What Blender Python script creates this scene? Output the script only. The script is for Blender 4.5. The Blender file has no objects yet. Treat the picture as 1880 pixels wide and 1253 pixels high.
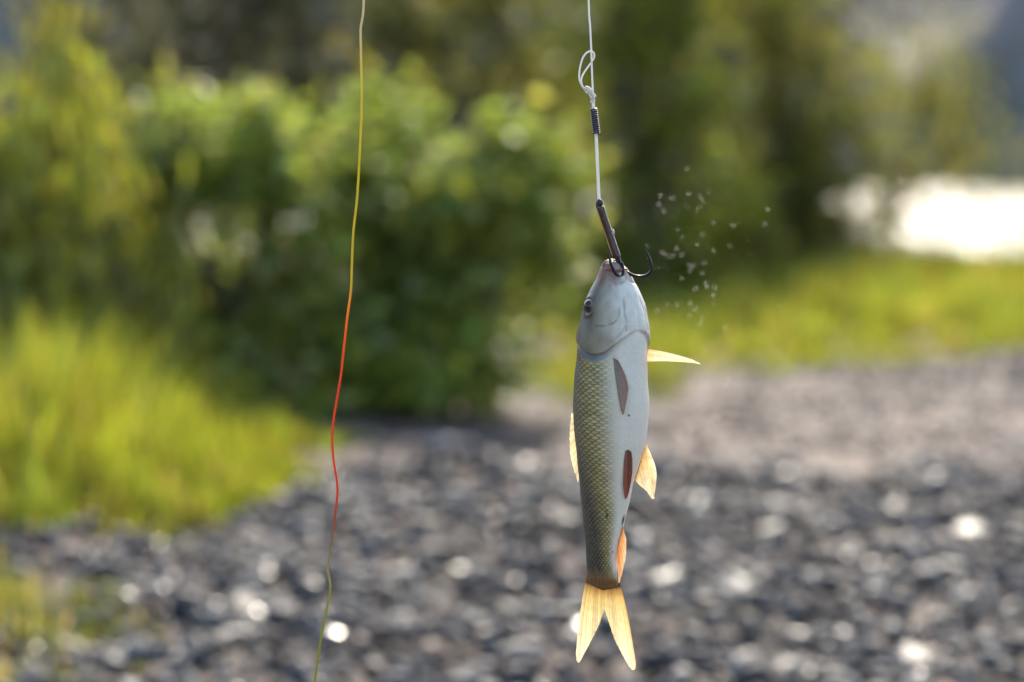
import bpy, math, random
import numpy as np
from mathutils import Vector, Matrix

rng = np.random.default_rng(7)
random.seed(7)
scene = bpy.context.scene
C = scene.collection

# ------------------------------------------------------------------ camera
IMG_W, IMG_H = 1880.0, 1253.0
LENS, SENSOR = 85.0, 36.0
FPX = LENS / SENSOR * IMG_W
CAM_H = 0.66
HORIZON = 250.0
PITCH = math.atan((IMG_H / 2 - HORIZON) / FPX)
FISH_Y = 1.315

cam_data = bpy.data.cameras.new('camera')
cam = bpy.data.objects.new('camera', cam_data)
C.objects.link(cam)
cam.location = (0, 0, CAM_H)
cam.rotation_euler = (math.radians(90) - PITCH, 0, 0)
cam_data.lens = LENS
cam_data.sensor_width = SENSOR
cam_data.clip_start = 0.05
cam_data.clip_end = 3000
cam_data.dof.use_dof = True
cam_data.dof.focus_distance = FISH_Y
cam_data.dof.aperture_fstop = 4.5
cam_data.dof.aperture_blades = 0
scene.camera = cam

# ------------------------------------------------------------------ world, sun, exposure
SUN_EL, SUN_AZ = math.radians(37), math.radians(9)
world = bpy.data.worlds.new('World')
scene.world = world
world.use_nodes = True
wn = world.node_tree
for n in list(wn.nodes):
    wn.nodes.remove(n)
w_out = wn.nodes.new('ShaderNodeOutputWorld')
w_bg = wn.nodes.new('ShaderNodeBackground')
w_sky = wn.nodes.new('ShaderNodeTexSky')
w_sky.sky_type = 'NISHITA'
w_sky.sun_disc = False
w_sky.sun_elevation = SUN_EL
w_sky.sun_rotation = SUN_AZ
w_sky.air_density = 1.0
w_sky.dust_density = 2.5
w_sky.ozone_density = 1.0
w_bg.inputs['Strength'].default_value = 0.15
wn.links.new(w_sky.outputs[0], w_bg.inputs[0])
wn.links.new(w_bg.outputs[0], w_out.inputs[0])

sun_data = bpy.data.lights.new('sun', 'SUN')
sun_data.energy = 2.6
sun_data.angle = math.radians(0.53)
sun_data.color = (1.0, 0.90, 0.74)
sun = bpy.data.objects.new('sun', sun_data)
C.objects.link(sun)
to_sun = Vector((math.sin(SUN_AZ) * math.cos(SUN_EL), math.cos(SUN_AZ) * math.cos(SUN_EL), math.sin(SUN_EL)))
sun.rotation_mode = 'QUATERNION'
sun.rotation_quaternion = to_sun.to_track_quat('Z', 'Y')
sun.location = (1, 6, 6)

scene.view_settings.view_transform = 'Standard'
scene.view_settings.look = 'None'
scene.view_settings.gamma = 1
scene.view_settings.use_curve_mapping = False
scene.view_settings.exposure = 1.45
scene.render.engine = 'CYCLES'
scene.cycles.use_denoising = True
try:
    scene.cycles.denoiser = 'OPENIMAGEDENOISE'
    scene.cycles.denoising_input_passes = 'RGB_ALBEDO_NORMAL'
    scene.cycles.denoising_prefilter = 'ACCURATE'
except Exception:
    pass
scene.cycles.use_adaptive_sampling = False
scene.cycles.max_bounces = 8
scene.cycles.transparent_max_bounces = 8
scene.cycles.sample_clamp_indirect = 6.0
scene.cycles.sample_clamp_direct = 0.0

# ------------------------------------------------------------------ pixel helpers
cp, sp = math.cos(PITCH), math.sin(PITCH)
def rays(px, py):
    px = np.asarray(px, float); py = np.asarray(py, float)
    a = (px - IMG_W / 2) / FPX
    b = -(py - IMG_H / 2) / FPX
    # camera looks along +Y pitched down
    return np.stack([a, cp + b * sp, -sp + b * cp], -1)
def on_plane(px, py, Y):
    d = rays(px, py)
    t = np.asarray(Y, float) / d[..., 1]
    p = d * t[..., None]
    p[..., 2] += CAM_H
    return p
def on_ground(px, py, z=0.0):
    d = rays(px, py)
    t = (z - CAM_H) / d[..., 2]
    p = d * t[..., None]
    p[..., 2] += CAM_H
    return p
S_PX = FISH_Y / FPX          # metres per photo pixel at the fish
def fish_space(X, Y, Z):
    """photo pixel x, y at the fish plus depth (pixels, towards the camera) -> world"""
    p = on_plane(X, Y, np.full(np.shape(X), FISH_Y))
    p[..., 1] -= np.asarray(Z) * S_PX
    return p

# ------------------------------------------------------------------ mesh helpers
def mesh_np(name, V, F, mat=None, col=None, parent=None, smooth=False, attrs=None):
    V = np.ascontiguousarray(V, dtype=np.float32).reshape(-1, 3)
    me = bpy.data.meshes.new(name)
    me.vertices.add(len(V))
    me.vertices.foreach_set('co', V.ravel())
    groups = F if isinstance(F, list) else [F]
    tot, starts, totals, loops = 0, [], [], []
    for G in groups:
        G = np.asarray(G, dtype=np.int32)
        if len(G) == 0:
            continue
        n, k = G.shape
        loops.append(G.ravel())
        starts.append(tot + np.arange(n, dtype=np.int32) * k)
        totals.append(np.full(n, k, dtype=np.int32))
        tot += n * k
    loops = np.concatenate(loops); starts = np.concatenate(starts); totals = np.concatenate(totals)
    me.loops.add(tot)
    me.loops.foreach_set('vertex_index', loops)
    me.polygons.add(len(starts))
    me.polygons.foreach_set('loop_start', starts)
    me.polygons.foreach_set('loop_total', totals)
    if smooth:
        me.polygons.foreach_set('use_smooth', np.ones(len(starts), dtype=bool))
    me.update(calc_edges=True)
    if col is not None:
        ca = me.color_attributes.new('pigment', 'FLOAT_COLOR', 'POINT')
        c4 = np.ones((len(V), 4), dtype=np.float32)
        c4[:, :3] = col
        ca.data.foreach_set('color', c4.ravel())
    if attrs:
        for k, v in attrs.items():
            at = me.attributes.new(k, 'FLOAT', 'POINT')
            at.data.foreach_set('value', np.ascontiguousarray(v, dtype=np.float32))
    if mat is not None:
        me.materials.append(mat)
    o = bpy.data.objects.new(name, me)
    C.objects.link(o)
    if parent is not None:
        o.parent = parent
        o.matrix_parent_inverse = Matrix.Translation(-Vector(parent.location))
    return o

def tag(o, label=None, cat=None, group=None, kind=None):
    if label: o['label'] = label
    if cat: o['category'] = cat
    if group: o['group'] = group
    if kind: o['kind'] = kind
    return o

def empty(name, loc, label=None, cat=None, group=None):
    o = bpy.data.objects.new(name, None)
    o.empty_display_size = 0.02
    C.objects.link(o)
    o.location = loc
    return tag(o, label, cat, group)

def smooth_path(P, n):
    """Catmull-Rom resampling of control points to n samples"""
    P = np.asarray(P, float)
    d = np.r_[0, np.cumsum(np.linalg.norm(np.diff(P, axis=0), axis=1))]
    Q = np.vstack([2 * P[0] - P[1], P, 2 * P[-1] - P[-2]])
    ts = np.linspace(0, d[-1], n)
    out = np.empty((n, P.shape[1]))
    for i, t in enumerate(ts):
        k = min(max(np.searchsorted(d, t, side='right') - 1, 0), len(P) - 2)
        u = (t - d[k]) / max(d[k + 1] - d[k], 1e-9)
        p0, p1, p2, p3 = Q[k], Q[k + 1], Q[k + 2], Q[k + 3]
        out[i] = 0.5 * ((2 * p1) + (-p0 + p2) * u + (2 * p0 - 5 * p1 + 4 * p2 - p3) * u * u + (-p0 + 3 * p1 - 3 * p2 + p3) * u ** 3)
    return out

def tube_geo(P, R, seg=8, caps=True):
    P = np.asarray(P, float); n = len(P)
    R = np.broadcast_to(np.asarray(R, float), (n,))
    T = np.gradient(P, axis=0)
    T /= np.linalg.norm(T, axis=1)[:, None] + 1e-12
    up = np.array([0, 0, 1.0]) if abs(T[0][2]) < 0.9 else np.array([1.0, 0, 0])
    N = np.empty_like(P); B = np.empty_like(P)
    prev = np.cross(T[0], up); prev /= np.linalg.norm(prev)
    for i in range(n):
        v = prev - T[i] * np.dot(prev, T[i]); v /= np.linalg.norm(v) + 1e-12
        N[i] = v; B[i] = np.cross(T[i], v); prev = v
    a = np.linspace(0, 2 * np.pi, seg, endpoint=False)
    V = (P[:, None, :] + R[:, None, None] * (np.cos(a)[None, :, None] * N[:, None, :] + np.sin(a)[None, :, None] * B[:, None, :])).reshape(-1, 3)
    i, j = np.meshgrid(np.arange(n - 1), np.arange(seg), indexing='ij')
    F = np.stack([i * seg + j, i * seg + (j + 1) % seg, (i + 1) * seg + (j + 1) % seg, (i + 1) * seg + j], -1).reshape(-1, 4)
    if caps:
        V = np.vstack([V, P[0], P[-1]])
        j = np.arange(seg)
        f0 = np.stack([(j + 1) % seg, j, np.full(seg, n * seg)], -1)
        f1 = np.stack([(n - 1) * seg + j, (n - 1) * seg + (j + 1) % seg, np.full(seg, n * seg + 1)], -1)
        return V, [F, np.vstack([f0, f1])]
    return V, [F]

def merge(parts):
    Vs, groups, off = [], {}, 0
    for V, Fs in parts:
        for F in (Fs if isinstance(Fs, list) else [Fs]):
            groups.setdefault(F.shape[1], []).append(np.asarray(F) + off)
        Vs.append(V); off += len(V)
    return np.vstack(Vs), [np.vstack(g) for g in groups.values()]

def ico(sub):
    t = (1 + 5 ** 0.5) / 2
    V = [(-1, t, 0), (1, t, 0), (-1, -t, 0), (1, -t, 0), (0, -1, t), (0, 1, t), (0, -1, -t), (0, 1, -t), (t, 0, -1), (t, 0, 1), (-t, 0, -1), (-t, 0, 1)]
    V = [np.array(v) / np.linalg.norm(v) for v in V]
    F = [(0, 11, 5), (0, 5, 1), (0, 1, 7), (0, 7, 10), (0, 10, 11), (1, 5, 9), (5, 11, 4), (11, 10, 2), (10, 7, 6), (7, 1, 8), (3, 9, 4), (3, 4, 2), (3, 2, 6), (3, 6, 8), (3, 8, 9), (4, 9, 5), (2, 4, 11), (6, 2, 10), (8, 6, 7), (9, 8, 1)]
    for _ in range(sub):
        cache, G = {}, []
        def mid(a, b):
            k = (min(a, b), max(a, b))
            if k not in cache:
                m = V[a] + V[b]; V.append(m / np.linalg.norm(m)); cache[k] = len(V) - 1
            return cache[k]
        for a, b, c in F:
            ab, bc, ca = mid(a, b), mid(b, c), mid(c, a)
            G += [(a, ab, ca), (b, bc, ab), (c, ca, bc), (ab, bc, ca)]
        F = G
    return np.array(V), np.array(F)

def smoothstep(a, b, x):
    t = np.clip((x - a) / (b - a), 0, 1)
    return t * t * (3 - 2 * t)

# ------------------------------------------------------------------ materials
def new_mat(name):
    m = bpy.data.materials.new(name); m.use_nodes = True
    return m, m.node_tree.nodes, m.node_tree.links, m.node_tree.nodes['Principled BSDF']

def mat_plain(name, rgb, rough=0.5, metallic=0.0, noise=0.25, scale=300.0, spec=0.5, bump=0.0):
    m, N, L, b = new_mat(name)
    tc = N.new('ShaderNodeTexCoord'); nz = N.new('ShaderNodeTexNoise')
    nz.inputs['Scale'].default_value = scale; nz.inputs['Detail'].default_value = 4
    L.new(tc.outputs['Object'], nz.inputs['Vector'])
    mx = N.new('ShaderNodeMixRGB')
    mx.inputs[1].default_value = tuple(c * (1 - noise) for c in rgb) + (1,)
    mx.inputs[2].default_value = tuple(min(c * (1 + noise), 1) for c in rgb) + (1,)
    L.new(nz.outputs['Fac'], mx.inputs[0]); L.new(mx.outputs[0], b.inputs['Base Color'])
    b.inputs['Roughness'].default_value = rough
    b.inputs['Metallic'].default_value = metallic
    b.inputs['Specular IOR Level'].default_value = spec
    if bump:
        bp = N.new('ShaderNodeBump'); bp.inputs['Strength'].default_value = bump; bp.inputs['Distance'].default_value = 0.001
        L.new(nz.outputs['Fac'], bp.inputs['Height']); L.new(bp.outputs[0], b.inputs['Normal'])
    return m

def mat_leafy(name, trans=0.5, rough=0.45, gloss=0.06, noise_scale=60.0, tboost=(1.15, 1.15, 0.7)):
    """diffuse + translucent + a little gloss, colour from the pigment attribute"""
    m, N, L, b = new_mat(name)
    N.remove(b)
    out = N['Material Output']
    at = N.new('ShaderNodeAttribute'); at.attribute_name = 'pigment'
    tc = N.new('ShaderNodeTexCoord'); nz = N.new('ShaderNodeTexNoise'); nz.inputs['Scale'].default_value = noise_scale
    L.new(tc.outputs['Object'], nz.inputs['Vector'])
    mr = N.new('ShaderNodeMapRange'); mr.inputs[3].default_value = 0.75; mr.inputs[4].default_value = 1.25
    L.new(nz.outputs['Fac'], mr.inputs[0])
    mul = N.new('ShaderNodeVectorMath'); mul.operation = 'SCALE'
    L.new(at.outputs['Color'], mul.inputs[0]); L.new(mr.outputs[0], mul.inputs['Scale'])
    tb = N.new('ShaderNodeVectorMath'); tb.operation = 'MULTIPLY'; tb.inputs[1].default_value = tboost
    L.new(mul.outputs[0], tb.inputs[0])
    d = N.new('ShaderNodeBsdfDiffuse'); t = N.new('ShaderNodeBsdfTranslucent'); g = N.new('ShaderNodeBsdfGlossy')
    g.inputs['Roughness'].default_value = rough
    L.new(mul.outputs[0], d.inputs['Color']); L.new(tb.outputs[0], t.inputs['Color'])
    m1 = N.new('ShaderNodeMixShader'); m1.inputs[0].default_value = trans
    L.new(d.outputs[0], m1.inputs[1]); L.new(t.outputs[0], m1.inputs[2])
    m2 = N.new('ShaderNodeMixShader'); m2.inputs[0].default_value = gloss
    L.new(m1.outputs[0], m2.inputs[1]); L.new(g.outputs[0], m2.inputs[2])
    L.new(m2.outputs[0], out.inputs['Surface'])
    return m

def mat_attr(name, rough=0.5, metallic=0.0, spec=0.5, coat=0.0, sss=0.0, noise_scale=0, noise_amp=0.15, bump=0.0, rough_attr=None):
    m, N, L, b = new_mat(name)
    at = N.new('ShaderNodeAttribute'); at.attribute_name = 'pigment'
    col = at.outputs['Color']
    if noise_scale:
        tc = N.new('ShaderNodeTexCoord'); nz = N.new('ShaderNodeTexNoise'); nz.inputs['Scale'].default_value = noise_scale; nz.inputs['Detail'].default_value = 5
        L.new(tc.outputs['Object'], nz.inputs['Vector'])
        mr = N.new('ShaderNodeMapRange'); mr.inputs[3].default_value = 1 - noise_amp; mr.inputs[4].default_value = 1 + noise_amp
        L.new(nz.outputs['Fac'], mr.inputs[0])
        mul = N.new('ShaderNodeVectorMath'); mul.operation = 'SCALE'
        L.new(col, mul.inputs[0]); L.new(mr.outputs[0], mul.inputs['Scale'])
        col = mul.outputs[0]
        if bump:
            bp = N.new('ShaderNodeBump'); bp.inputs['Strength'].default_value = bump; bp.inputs['Distance'].default_value = 0.002
            L.new(nz.outputs['Fac'], bp.inputs['Height']); L.new(bp.outputs[0], b.inputs['Normal'])
    L.new(col, b.inputs['Base Color'])
    b.inputs['Roughness'].default_value = rough
    if rough_attr:
        ra = N.new('ShaderNodeAttribute'); ra.attribute_name = rough_attr
        L.new(ra.outputs['Fac'], b.inputs['Roughness'])
    b.inputs['Metallic'].default_value = metallic
    b.inputs['Specular IOR Level'].default_value = spec
    b.inputs['Coat Weight'].default_value = coat
    b.inputs['Coat Roughness'].default_value = 0.15
    if sss:
        b.inputs['Subsurface Weight'].default_value = sss
        b.inputs['Subsurface Radius'].default_value = (1.0, 0.6, 0.4)
        b.inputs['Subsurface Scale'].default_value = 0.004
    return m

M_leaf = mat_leafy('leaf', trans=0.55, gloss=0.05)
M_grass = mat_leafy('grass_blade', trans=0.6, gloss=0.04, noise_scale=8.0)
M_fin = mat_leafy('fin_membrane', trans=0.5, gloss=0.06, rough=0.3, noise_scale=400.0, tboost=(1.0, 0.92, 0.72))
M_bark = mat_plain('bark', (0.10, 0.08, 0.06), 0.9, noise=0.5, scale=30, bump=0.6)
M_stone = mat_attr('crushed_stone', rough=0.5, spec=0.35, noise_scale=60, noise_amp=0.35, bump=0.5, rough_attr='gloss_rough')

# ------------------------------------------------------------------ terrain
def shoreline(x):
    return 12.5 + np.maximum(0, -(x - 0.5)) * 2.2
def terrain(x, y):
    z = 0.012 * np.sin(x * 2.3 + 0.7) * np.cos(y * 1.7) + 0.008 * np.sin(x * 5.1 + y * 3.3)
    near = smoothstep(1.5, 2.5, y) * (1 - smoothstep(6.0, 8.0, y))
    z = z + near * (0.022 * np.sin(x * 8.3 + 1.9 * np.sin(y * 3.1)) * np.sin(y * 6.1 + 1.3 * np.sin(x * 4.0)) + 0.012 * np.sin(x * 17 + y * 9) * np.sin(y * 13 - x * 6))
    s = shoreline(x)
    z = z - 1.6 * smoothstep(0, 3.0, y - s)
    top = 7.0 + 1.5 * np.sin(x * 0.13) + 0.6 * np.sin(x * 0.57 + 1)
    top = top - 6.0 * np.exp(-((x - 10.4) / 2.4) ** 4) - 4.0 * np.exp(-((x + 7.6) / 1.1) ** 4)
    slope = smoothstep(53, 62, y + 0.9 * np.sin(x * 0.6) + 0.5 * np.sin(x * 1.7))
    z = z + (1.6 + top + 0.25 * np.sin(x * 3.1 + y * 1.3)) * slope + np.maximum(y - 64, 0) * 0.03
    return z
xs = np.unique(np.concatenate([np.linspace(-3, 3, 90), np.linspace(-30, 30, 160), np.sign(np.linspace(-1, 1, 61)) * np.abs(np.linspace(-1, 1, 61)) ** 2 * 1200]))
ys = np.unique(np.concatenate([np.linspace(-4, 16, 120), np.linspace(16, 130, 110), np.linspace(-60, -4, 10), 130 + np.linspace(0, 1, 24) ** 2 * 1800]))
gx, gy = np.meshgrid(xs, ys, indexing='ij')
gz = terrain(gx, gy)
V = np.stack([gx, gy, gz], -1).reshape(-1, 3)
nx, ny = len(xs), len(ys)
i, j = np.meshgrid(np.arange(nx - 1), np.arange(ny - 1), indexing='ij')
F = np.stack([i * ny + j, (i + 1) * ny + j, (i + 1) * ny + j + 1, i * ny + j + 1], -1).reshape(-1, 4)
m, N, L, b = new_mat('river_bank_ground')
tc = N.new('ShaderNodeTexCoord')
nz = N.new('ShaderNodeTexNoise'); nz.inputs['Scale'].default_value = 5.0; nz.inputs['Detail'].default_value = 8
nf = N.new('ShaderNodeTexNoise'); nf.inputs['Scale'].default_value = 140.0; nf.inputs['Detail'].default_value = 6
L.new(tc.outputs['Object'], nz.inputs['Vector']); L.new(tc.outputs['Object'], nf.inputs['Vector'])
cr = N.new('ShaderNodeValToRGB')
cr.color_ramp.elements[0].position = 0.36; cr.color_ramp.elements[0].color = (0.07, 0.064, 0.06, 1)
cr.color_ramp.elements[1].position = 0.62; cr.color_ramp.elements[1].color = (0.21, 0.15, 0.12, 1)
L.new(nz.outputs['Fac'], cr.inputs[0])
mm = N.new('ShaderNodeMixRGB'); mm.blend_type = 'MULTIPLY'; mm.inputs[0].default_value = 0.7
L.new(cr.outputs[0], mm.inputs[1])
cf = N.new('ShaderNodeValToRGB'); cf.color_ramp.elements[0].position = 0.35; cf.color_ramp.elements[0].color = (0.45, 0.45, 0.45, 1); cf.color_ramp.elements[1].position = 0.6
L.new(nf.outputs['Fac'], cf.inputs[0]); L.new(cf.outputs[0], mm.inputs[2])
# the far shore is scrub and rock
sep = N.new('ShaderNodeSeparateXYZ'); L.new(tc.outputs['Object'], sep.inputs[0])
fr = N.new('ShaderNodeMapRange'); fr.inputs[1].default_value = 45; fr.inputs[2].default_value = 50
L.new(sep.outputs['Y'], fr.inputs[0])
nh = N.new('ShaderNodeTexNoise'); nh.inputs['Scale'].default_value = 0.35; nh.inputs['Detail'].default_value = 8
L.new(tc.outputs['Object'], nh.inputs['Vector'])
ch = N.new('ShaderNodeValToRGB')
ch.color_ramp.elements[0].position = 0.4; ch.color_ramp.elements[0].color = (0.10, 0.11, 0.085, 1)
ch.color_ramp.elements[1].position = 0.6; ch.color_ramp.elements[1].color = (0.20, 0.19, 0.19, 1)
L.new(nh.outputs['Fac'], ch.inputs[0])
mf = N.new('ShaderNodeMixRGB'); L.new(fr.outputs[0], mf.inputs[0]); L.new(mm.outputs[0], mf.inputs[1]); L.new(ch.outputs[0], mf.inputs[2])
L.new(mf.outputs[0], b.inputs['Base Color'])
b.inputs['Roughness'].default_value = 0.85
bp = N.new('ShaderNodeBump'); bp.inputs['Strength'].default_value = 0.6; bp.inputs['Distance'].default_value = 0.01
L.new(nf.outputs['Fac'], bp.inputs['Height']); L.new(bp.outputs[0], b.inputs['Normal'])
ground = mesh_np('ground', V, F, m, smooth=True)
tag(ground, kind='structure')

# river
m, N, L, b = new_mat('river_water')
b.inputs['Base Color'].default_value = (0.05, 0.07, 0.06, 1)
b.inputs['Roughness'].default_value = 0.22
b.inputs['IOR'].default_value = 1.33
tc = N.new('ShaderNodeTexCoord'); nz = N.new('ShaderNodeTexNoise'); nz.inputs['Scale'].default_value = 3.0; nz.inputs['Detail'].default_value = 6
mp = N.new('ShaderNodeMapping'); mp.inputs['Scale'].default_value = (0.5, 1.3, 1)
L.new(tc.outputs['Object'], mp.inputs[0]); L.new(mp.outputs[0], nz.inputs['Vector'])
bp = N.new('ShaderNodeBump'); bp.inputs['Strength'].default_value = 0.7; bp.inputs['Distance'].default_value = 0.12
L.new(nz.outputs['Fac'], bp.inputs['Height']); L.new(bp.outputs[0], b.inputs['Normal'])
wx = np.linspace(-400, 400, 60); wy = np.linspace(10.5, 62, 60)
gx, gy = np.meshgrid(wx, wy, indexing='ij')
V = np.stack([gx, gy, -0.5 + 0.004 * np.sin(gx * 1.3 + gy)], -1).reshape(-1, 3)
i, j = np.meshgrid(np.arange(59), np.arange(59), indexing='ij')
F = np.stack([i * 60 + j, (i + 1) * 60 + j, (i + 1) * 60 + j + 1, i * 60 + j + 1], -1).reshape(-1, 4)
tag(mesh_np('river_water', V, F, m, smooth=True), kind='structure')

def inside(poly, x, y):
    poly = np.asarray(poly); r = np.zeros(len(x), bool); n = len(poly); j = n - 1
    for i in range(n):
        xi, yi = poly[i]; xj, yj = poly[j]
        c = ((yi > y) != (yj > y)) & (x < (xj - xi) * (y - yi) / (yj - yi + 1e-12) + xi)
        r ^= c; j = i
    return r

def edge_dist(poly, x, y):
    poly = np.asarray(poly, float); d = np.full(len(x), 1e9)
    for i in range(len(poly)):
        a = poly[i]; b = poly[(i + 1) % len(poly)]
        ab = b - a; t = np.clip(((x - a[0]) * ab[0] + (y - a[1]) * ab[1]) / (ab @ ab + 1e-12), 0, 1)
        d = np.minimum(d, np.hypot(x - a[0] - t * ab[0], y - a[1] - t * ab[1]))
    return d

left_poly = [(-420, 1015), (60, 1012), (150, 1000), (300, 985), (440, 965), (560, 925), (650, 875), (690, 830), (640, 790), (520, 760), (300, 735), (-200, 720), (-420, 760)]
right_poly = [(1000, 800), (1120, 752), (1250, 722), (1400, 702), (1600, 678), (1900, 645), (2300, 620), (2300, 487), (1700, 487), (1300, 492), (1000, 500), (880, 540), (880, 640), (920, 700), (960, 760)]
tuft_poly = [(-250, 1040), (60, 1030), (160, 1060), (300, 1120), (330, 1190), (200, 1300), (-250, 1320)]
GRASS_POLYS = [on_ground(*np.array(p, float).T)[:, :2] for p in (left_poly, right_poly)]

# ------------------------------------------------------------------ gravel
def stone_shape(sub, ncut=7):
    V, F = ico(sub)
    V = V.copy()
    for _ in range(ncut):
        n = rng.normal(size=3); n /= np.linalg.norm(n)
        d = rng.uniform(0.45, 0.8)
        over = np.maximum(V @ n - d, 0)
        V -= over[:, None] * n
    V *= np.array([rng.uniform(0.8, 1.25), rng.uniform(0.7, 1.1), rng.uniform(0.5, 0.85)])
    return V + rng.normal(scale=0.02, size=V.shape), F

def rot_mats(n, tilt=0.5):
    a = rng.uniform(0, 2 * np.pi, n); t = rng.normal(scale=tilt, size=n); p = rng.uniform(0, 2 * np.pi, n)
    ca, sa, ct, st, c2, s2 = np.cos(a), np.sin(a), np.cos(t), np.sin(t), np.cos(p), np.sin(p)
    Z = np.zeros(n); O = np.ones(n)
    Rz = np.stack([np.stack([ca, -sa, Z], -1), np.stack([sa, ca, Z], -1), np.stack([Z, Z, O], -1)], 1)
    Rx = np.stack([np.stack([O, Z, Z], -1), np.stack([Z, ct, -st], -1), np.stack([Z, st, ct], -1)], 1)
    R2 = np.stack([np.stack([c2, -s2, Z], -1), np.stack([s2, c2, Z], -1), np.stack([Z, Z, O], -1)], 1)
    return R2 @ Rx @ Rz

def stone_colour(n):
    g = rng.uniform(0.022, 0.075, n)
    warm = rng.uniform(-0.10, 0.12, n)
    c = np.stack([g * (1.0 + warm), g, g * (1.04 - warm)], -1)
    k = rng.random(n)
    tan = k < 0.07
    c[tan] = np.array([0.15, 0.105, 0.08]) * rng.uniform(0.6, 1.1, (tan.sum(), 1))
    pale = (k > 0.95)
    c[pale] = np.array([0.17, 0.165, 0.155]) * rng.uniform(0.7, 1.2, (pale.sum(), 1))
    return c

def scatter_stones(name, n, y0, y1, smin, smax, sub, lift, nshape=10, tone=1.0, blush=0.0):
    shapes = [stone_shape(sub) for _ in range(nshape)]
    u = rng.random(n)
    y = np.sqrt(y0 ** 2 + u * (y1 ** 2 - y0 ** 2))
    x = (rng.random(n) * 2 - 1) * (0.225 * y + 0.45)
    s = smin * (smax / smin) ** (rng.random(n) ** 1.6)
    for poly in GRASS_POLYS:
        gone = inside(poly, x, y) & (edge_dist(poly, x, y) > 0.12 * rng.random(n))
        x, y, s = x[~gone], y[~gone], s[~gone]; n = len(x)
    z = terrain(x, y) + s * 0.25 + rng.random(n) * lift
    R = rot_mats(n)
    colr = stone_colour(n) * tone
    colr[:, 0] *= 1 + blush; colr[:, 2] *= 1 - blush
    rough = np.where(rng.random(n) < 0.06, rng.uniform(0.18, 0.3, n), rng.uniform(0.5, 0.8, n))
    which = rng.integers(0, nshape, n)
    Vs, Fs, Cs, Rs, off = [], [], [], [], 0
    for k in range(nshape):
        idx = np.where(which == k)[0]
        if not len(idx): continue
        v, f = shapes[k]
        P = np.einsum('nij,vj->nvi', R[idx], v) * s[idx][:, None, None] * 0.5 + np.stack([x, y, z], -1)[idx][:, None, :]
        nv = len(v)
        Vs.append(P.reshape(-1, 3))
        Fs.append((f[None] + (np.arange(len(idx)) * nv)[:, None, None] + off).reshape(-1, 3))
        Cs.append(np.repeat(colr[idx], nv, 0)); Rs.append(np.repeat(rough[idx], nv))
        off += nv * len(idx)
    return mesh_np(name, np.vstack(Vs), np.vstack(Fs), M_stone, np.vstack(Cs), attrs={'gloss_rough': np.concatenate(Rs)})

g1 = scatter_stones('gravel', 12500, 2.1, 4.7, 0.013, 0.046, 1, 0.013)
tag(g1, 'coarse dark grey crushed gravel covering the open ground', 'gravel', kind='stuff')
g2 = scatter_stones('gravel', 15000, 4.4, 8.2, 0.008, 0.030, 0, 0.006, tone=1.2, blush=0.15)
tag(g2, 'finer gravel thinning out over tan ground towards the grass', 'gravel', kind='stuff')

# larger loose stones lying on the gravel, each its own thing
def loose_stone(px, py, size, colr, label, group=None, rough=0.45, flat=0.7, name='loose_stone', glint_face=False):
    p = on_ground(px, py)
    z = float(terrain(p[0], p[1]))
    v, f = stone_shape(2, 10)
    v = v * np.array([1.15, 0.9, flat]) * size * 0.5
    a = rng.uniform(0, 6.28); ca, sa = math.cos(a), math.sin(a)
    v = v @ np.array([[ca, -sa, 0], [sa, ca, 0], [0, 0, 1]]).T
    if glint_face:                    # facet added and angled to mirror the sun into the camera
        hv = np.array(to_sun) + np.array([-p[0], -p[1], CAM_H]) / np.linalg.norm([p[0], p[1], CAM_H])
        hv = hv / np.linalg.norm(hv) + rng.normal(scale=0.035, size=3); hv /= np.linalg.norm(hv)
        d = v @ hv; v = v - np.maximum(d - d.max() * rng.uniform(0.84, 0.95), 0)[:, None] * hv
    v[:, 2] -= v[:, 2].min()
    o = mesh_np(name, v, f, M_stone, np.tile(np.array(colr), (len(v), 1)), attrs={'gloss_rough': np.full(len(v), rough)})
    o.location = (p[0], p[1], z + 0.006)
    return tag(o, label, 'stone', group)

loose_stone(556, 985, 0.085, (0.045, 0.048, 0.055), 'big dark rock at the edge of the tall grass beside the red line')
loose_stone(815, 838, 0.17, (0.13, 0.135, 0.15), 'pale grey slab stone lying below the broad-leaved shrubs', flat=0.3, rough=0.7)
loose_stone(1470, 890, 0.10, (0.20, 0.12, 0.075), 'tan orange stone on the gravel right of the fish', flat=0.5)
loose_stone(960, 850, 0.09, (0.15, 0.10, 0.08), 'brownish pink stone on the gravel left of the fish', flat=0.5)
glints = [(1475, 1090), (1468, 1195), (1538, 1190), (1562, 1222), (1757, 868), (1718, 930), (1237, 1090), (1035, 1012), (797, 1035), (475, 1090), (655, 1108), (480, 1150), (600, 1228), (205, 1212), (1735, 1035), (1840, 1150), (1590, 1075), (1210, 1130), (1175, 1035), (1085, 1165), (215, 1000)]
for k, (px, py) in enumerate(glints):
    loose_stone(px, py, rng.uniform(0.035, 0.055), np.array([0.08, 0.08, 0.082]) * rng.uniform(0.8, 1.3), 'small wet grey stone glinting in the sun on the gravel', 'wet glinting stones on the gravel', rough=rng.uniform(0.2, 0.3), name='wet_stone', glint_face=True)
for k in range(40):
    px = rng.uniform(120, 1870); py = rng.uniform(930, 1250)
    if px < 500 and py < 1030: continue
    g = rng.uniform(0.035, 0.10)
    loose_stone(px, py, rng.uniform(0.045, 0.075), (g, g * 0.98, g * 0.97), 'larger dull grey stone sitting proud of the crushed gravel', 'larger dull stones on the gravel', rough=rng.uniform(0.4, 0.6))

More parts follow.
